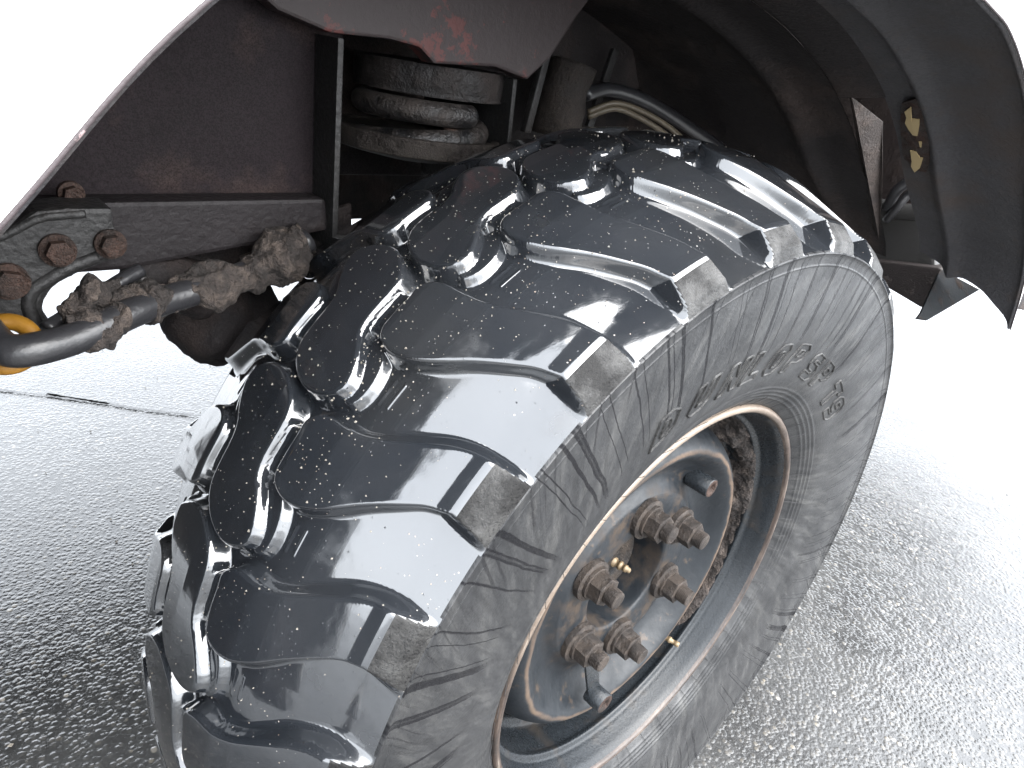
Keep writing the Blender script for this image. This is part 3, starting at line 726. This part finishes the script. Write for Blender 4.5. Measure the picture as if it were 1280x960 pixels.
brk = prism('mounting_bracket', [(p[0], p[2]) for p in bp], .158, .196, M_BRK, None, .004, 'grey bracket with rusty bolt heads')
# raised rim of the bracket's opening
tube('bracket_rim', [at(*Z6(*q), .160) for q in [(392, 385), (270, 432), (190, 480), (130, 520), (112, 580), (140, 650), (185, 700)]], .0055, M_BRK, brk)
tube('bracket_rim', [at(*Z6(*q), .160) for q in [(-60, 330), (40, 290), (150, 235), (250, 222), (340, 215)]], .0035, M_BRK, brk)
for (px, py, yy, R) in [(89, 242, .20, .0070), (72, 313, .156, .0092), (138, 305, .156, .0085), (11, 352, .156, .0100)]:
    p = at(px, py, yy); cc = (p[0], p[2])
    V, Q = joinvf([hexa(cc, R*1.35, yy+.004, yy-.002, 24, 0, .0008), hexa(cc, R, yy-.0018, yy-.010, 6, .3+px, .0016)])
    link('bolt', mesh('bolt', V, Q, M_RUSTY, False), brk)
# yellow ring and black pipe through it
rc = at(8, 430, .122)
t0 = bpy.data.meshes.new('yellow_ring'); bm = bmesh.new(); V = []
for i in range(40):
    for k in range(12):
        t = 2*PI*i/40; s = 2*PI*k/12; R = .0165+.0062*math.cos(s)
        e1 = np.array([.92, -.0, .39]); e2 = np.array([-.25, .64, .60]); e2 = e2-e1*(e1@e2); e2 /= np.linalg.norm(e2); e1 = e1/np.linalg.norm(e1); e3 = np.cross(e1, e2)
        V.append(rc+R*(math.cos(t)*e1+math.sin(t)*e2)+.0055*math.sin(s)*e3)
Q = [(i*12+k, ((i+1) % 40)*12+k, ((i+1) % 40)*12+(k+1) % 12, i*12+(k+1) % 12) for i in range(40) for k in range(12)]
link('yellow_ring', mesh('yellow_ring', V, Q, M_YEL), None, 'yellow plastic ring round the end of the pipe')
tube('steering_pipe', [at(-30, 400, .13), at(-8, 425, .12), at(12, 438, .108), at(45, 436, .105), at(90, 424, .112), at(130, 407, .12), at(165, 391, .13), at(205, 376, .145), at(250, 362, .155), at(300, 345, .165), at(345, 325, .175), at(385, 300, .18)], .0118, M_HOSE, seg=18, label='black bent pipe with mud on it')
tube('mud_crust', [at(88, 418, .118), at(108, 414, .118), at(130, 408, .12), at(150, 404, .125)], lambda t: .0135, M_MUD, seg=24, n=10, lump=.008, lf=60)
tube('mud_crust', [at(178, 380, .145), at(205, 374, .15), at(235, 362, .155), at(280, 352, .16), at(320, 338, .165), at(350, 322, .17), at(375, 305, .175)], lambda t: .013+.008*t+.004*math.sin(t*17), M_MUD, seg=44, n=18, lump=.010, lf=46)
tube('steering_link', [at(58, 412, .13), at(85, 395, .14), at(120, 372, .15), at(150, 352, .16), at(175, 338, .17)], .006, M_HOSE, seg=12)
tube('mud_crust', [at(78, 402, .13), at(92, 388, .135), at(112, 372, .14), at(135, 362, .15), at(152, 346, .155)], lambda t: .002+.009*math.sin(PI*min(1, t*1.1)), M_MUD, seg=32, n=12, lump=.009, lf=60)
tube('mud_crust', [at(96, 385, .14), at(130, 388, .14), at(165, 382, .145), at(190, 376, .15)], lambda t: .006+.008*t, M_MUD, seg=28, n=12, lump=.012, lf=60)
tube('drag_link_joint', [at(160, 335, .22), at(185, 342, .22), at(215, 352, .22), at(250, 362, .23)], lambda t: .018+.012*t, M_UNDER, seg=20, lump=.004)
tube('clamp', [at(166, 342, .205), at(178, 350, .20), at(190, 364, .20)], .0055, M_ALU, seg=10)
slab('dark_filler_plate', [at(165, 335, .235), at(235, 318, .235), at(330, 296, .235), at(395, 285, .235), at(398, 330, .235), at(300, 362, .235), at(215, 366, .235)], .02, M_UNDER, None, .004)  # dark filler for the brown plates under the rail, covers bright ground
tube('ball_joint', [at(330, 318, .19), at(362, 305, .19), at(382, 294, .185)], lambda t: .016-.003*t, M_MUD, seg=30, n=12, lump=.008, lf=40)
tube('steering_knuckle', [at(215, 372, .30), at(250, 382, .30), at(290, 392, .30), at(340, 380, .30)], lambda t: .028+.030*math.sin(PI*t), M_UNDER, seg=24, n=10, lump=.01, lf=20)
slab('mud_flap_bracket', [at(300, 322, .20), at(372, 296, .20), at(392, 300, .2), at(380, 345, .2), at(330, 360, .2)], .006, mat_dirty('mud coated plate', (.03, .023, .019), (.06, .047, .037), (.42, .6), (.7, .9), 14), None, .002)
slab('dark_gap_slab', [at(330, 290, .26), at(440, 255, .26), at(440, 330, .26), at(360, 350, .26), at(330, 330, .26)], .008, M_UNDER, None, .002)  # dark slab added to close a bright gap between rail and tyre
# spring tower: two upright plates, cap, spring, muddy seat
def vlathe(name, c, prof, mat, parent=None, seg=72, a0=0., a1=360., label=None, lump=0):
    V = []; full = a1-a0 >= 360; ns = seg if full else seg+1; n = len(prof)
    for i in range(ns):
        t = math.radians(a0+(a1-a0)*i/seg)
        for (r, z) in prof:
            k = 1+(lump*noise.fractal(Vector((math.cos(t)*3, math.sin(t)*3, z*40)), 1, 2, 4) if lump else 0)
            V.append((c[0]+r*k*math.cos(t), c[1]+r*k*math.sin(t), z))
    Q = [(i*n+j, ((i+1) % ns)*n+j, ((i+1) % ns)*n+j+1, i*n+j+1) for i in range(seg) for j in range(n-1)]
    return link(name, mesh(name, V, Q, mat), parent, label)
p1 = at(424, 78, .19); p2 = at(419, 262, .19)
prism('tower_plate', [(p1[0]-.003, p1[2]+.02), (p1[0]+.003, p1[2]+.02), (p2[0]+.003, p2[2]-.04), (p2[0]-.003, p2[2]-.04)], .188, .231, M_BRK, None, .001)
p1 = at(641, 98, .22); p2 = at(637, 170, .22)
prism('tower_plate', [(p1[0]-.003, p1[2]), (p1[0]+.003, p1[2]), (p2[0]+.003, p2[2]-.08), (p2[0]-.003, p2[2]-.08)], .215, .39, M_BRK, None, .001)
M_SEAT = mat_dirty('grey brown spring seat', (.013, .0115, .0115), (.026, .020, .018), (.46, .66), (.45, .85), 18)
M_MUDDY = mat_dirty('dried mud on steel', (.032, .026, .022), (.016, .012, .011), (.46, .62), (.7, .9), 26)
cc = at(537, 100, .30); zf = lambda py: at(537, py, .235)[2]
R0 = .088
vlathe('spring_cap', (cc[0], cc[1]), smooth_path([(.01, zf(80)), (R0-.006, zf(80)), (R0, zf(84)), (R0+.001, zf(100)), (R0-.001, zf(117)), (R0-.006, zf(121)), (.01, zf(121))], 3), M_SEAT, None, 90, label='thick round grey brown spring cap')
coilp = []
for i in range(120):
    a_ = math.radians(286-i*5.0); coilp.append((cc[0]-.012+.070*math.cos(a_), cc[1]-.006+.070*math.sin(a_), zf(141)-max(0, i-30)*.0006))
tube('coil_spring', coilp, .0128, mat_dirty('glossy black spring steel with mud', (.010, .010, .011), (.035, .027, .023), (.44, .58), (.22, .8), 16, spec=.5), seg=18, n=2, label='glossy black coil spring end')
tube('bump_stop', [(cc[0]-.016, cc[1]-.070, zf(158)), (cc[0]-.016, cc[1]-.070, zf(176))], .009, M_RUSTY)
zp = lambda py: at(520, py, .21)[2]
vlathe('spring_pan', (cc[0]-.010, cc[1]+.004), smooth_path([(.02, zp(182)), (.085, zp(181)), (.093, zp(177)), (.101, zp(176)), (.103, zp(180)), (.102, zp(196)), (.096, zp(203)), (.05, zp(214))], 4), M_MUDDY, None, 110, label='mud caked lower spring pan', lump=.02)
# red body underside above
rp = [at(250, -60, .225), at(330, 10, .225), at(395, 38, .225), at(470, 46, .225), at(506, 56, .225), at(524, 76, .225), at(600, 80, .225), at(640, 96, .225), at(668, 70, .225), at(700, 20, .225), at(760, -60, .225)]
prism('red_panel', [(p_[0], p_[2]) for p_ in rp], .198, .222, M_RED, None, .003, 'flaking red painted panel above the spring')
# struts and pipes between spring and liner
slab('strut', [at(694, 20, .28), at(702, 22, .28), at(664, 168, .28), at(656, 166, .28)], .012, M_BRK, None, .003)
slab('strut', [at(768, 60, .30), at(775, 63, .30), at(742, 160, .30), at(735, 158, .30)], .008, M_BRK, None, .002)
slab('strut', [at(690, -20, .33), at(780, -10, .33), at(800, 110, .33), at(690, 170, .33)], .010, M_UNDER, None, .003)
tube('damper', [at(716, 80, .30), at(706, 115, .30), at(694, 170, .30)], .034, mat_dirty('muddy damper', (.020, .016, .014), (.042, .033, .027), (.42, .6), (.7, .9), 14), seg=24, lump=.003)
tube('brake_pipe', [at(735, 140, .29), at(768, 129, .27), at(800, 138, .26), at(835, 158, .25), at(860, 180, .25)], .0042, M_TAN)
tube('brake_pipe', [at(735, 146, .29), at(768, 136, .27), at(797, 146, .26), at(828, 165, .25), at(850, 186, .25)], .0042, M_TAN)
tube('brake_hose', [at(730, 118, .28), at(762, 112, .28), at(810, 128, .27), at(870, 165, .26), at(900, 185, .26)], .010, M_HOSE)
tube('brake_hose', [at(1098, 10, .0), at(1086, 60, .01), at(1090, 120, .0)], .006, M_UNDER)
slab('red_scrape', [at(1099, 46, -.035), at(1105, 48, -.035), at(1113, 80, -.035), at(1106, 84, -.035), at(1100, 66, -.035)], .001, mat_simple('red paint scrape', (.42, .05, .04), .6), None, 0, 'red scraped paint patch')
# cream patches on the rusty plate inside the fender
def on_fender(px, py, lift=.004):
    best = None
    for yy in np.linspace(-.16, -.03, 66):
        q_ = at(px, py, yy)
        for i in range(int(Lp*.5), Lp-1):
            dd = abs((q_[0]-AP[i][0]))+abs(q_[2]-AP[i][1])
            if best is None or dd < best[0]: best = (dd, q_, i)
    dd, q_, i = best; o_ = offs(i, -lift); return np.array([o_[0], q_[1], o_[1]]), i
def fpatch(name, pts, mat, lift, th, label=None):
    P = [on_fender(*p, lift)[0] for p in pts]; cen = sum(P)/len(P)
    n = len(P); V = P+[cen]; Q = [(i, (i+1) % n, n) for i in range(n)]
    o = link(name, mesh(name, V, Q, mat, False), None, label); md = o.modifiers.new('t', 'SOLIDIFY'); md.thickness = th; md.offset = 0; return o
fpatch('rusty_plate', [(1131, 122), (1146, 120), (1160, 126), (1163, 150), (1164, 200), (1160, 212), (1146, 212), (1132, 190), (1129, 150)], mat_dirty('dark rusty plate', (.017, .009, .007), (.035, .016, .010), (.45, .6), (.5, .8), 40), .004, .002)
fpatch('paint_remnant', [(1136, 131), (1142, 129), (1144, 138), (1155, 140), (1153, 150), (1152, 162), (1146, 161), (1141, 152), (1136, 146), (1138, 140)], M_CREAM, .008, .0015, 'upper cream paint remnant')
fpatch('paint_remnant', [(1142, 182), (1150, 181), (1155, 188), (1157, 193), (1154, 202), (1148, 206), (1144, 200), (1145, 192)], M_CREAM, .008, .0015, 'lower cream paint remnant')
fpatch('paint_remnant', [(1152, 173), (1155, 173), (1156, 177), (1153, 178)], M_CREAM, .008, .0015)
# things behind the liner at the right
tube('cable', [atx(1108, 262, .85), atx(1120, 240, .84), atx(1138, 226, .84), atx(1152, 222, .84)], .010, M_HOSE)
tube('cable', [atx(1108, 275, .85), atx(1122, 258, .83), atx(1136, 243, .83), atx(1152, 238, .83)], .008, M_HOSE)
tube('metal_pipe', [atx(1098, 258, .86), atx(1120, 264, .86), atx(1155, 266, .86)], .016, M_ALU, seg=16)
slab('battery_box', [atx(1085, 262, .90), atx(1165, 268, .90), atx(1170, 345, .90), atx(1085, 330, .90)], .25, M_ALU, None, .006)
slab('step_bracket', [atx(1090, 325, .86), atx(1175, 335, .86), atx(1178, 385, .86), atx(1150, 384, .86), atx(1096, 352, .86)], .10, mat_dirty('dark brown muddy box', (.016, .012, .0115), (.05, .038, .032), (.55, .66), (.5, .85), 18), None, .004)
slab('backing_plate', [atx(1060, 60, 1.0), atx(1200, 60, 1.0), atx(1200, 345, 1.0), atx(1090, 320, 1.0)], .01, mat_dirty('dark rusty bulkhead', (.012, .007, .006), (.025, .015, .012), (.5, .7), (.6, .9), 12), None, 0)
slab('mud_flap_stay', [at(1176, 336, -.075), at(1225, 362, -.12), at(1160, 400, -.12), at(1146, 398, -.115), at(1152, 390, -.11)], .004, mat_dirty('grey steel stay with rusty edges', (.012, .0135, .015), (.03, .018, .012), (.5, .68), (.7, .9), 22, spec=.05), None, .0012)
slab('indicator_lamp', [at(1268, -14, -.198), at(1300, -14, -.198), at(1300, 10, -.198), at(1281, 8, -.198), at(1272, 0, -.198)], .01, M_ORANGE, None, .003)
slab('side_step', [at(1271, 330, -.187), at(1300, 318, -.187), at(1300, 392, -.187), at(1270, 386, -.187)], .02, M_UNDER, None, .003)
# load bed and far sill, plus boxes added to darken the underside
box('underbody_blocker', (-.95, .80, .76), (2.6, 1.70, 1.24), M_UNDER)  # underbody box stretched to keep sky light off the ground below
box('front_blocker', (-1.70, -.13, .34), (-1.02, 1.8, 1.30), M_UNDER)  # unseen front box, added and enlarged to keep sky out of tread reflections
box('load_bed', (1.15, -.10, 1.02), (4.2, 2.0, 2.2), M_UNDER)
box('far_sill', (-1.2, 1.72, 1.05), (4.2, 1.8, 1.30), M_WHITE)
for o in truck.children:
    pass
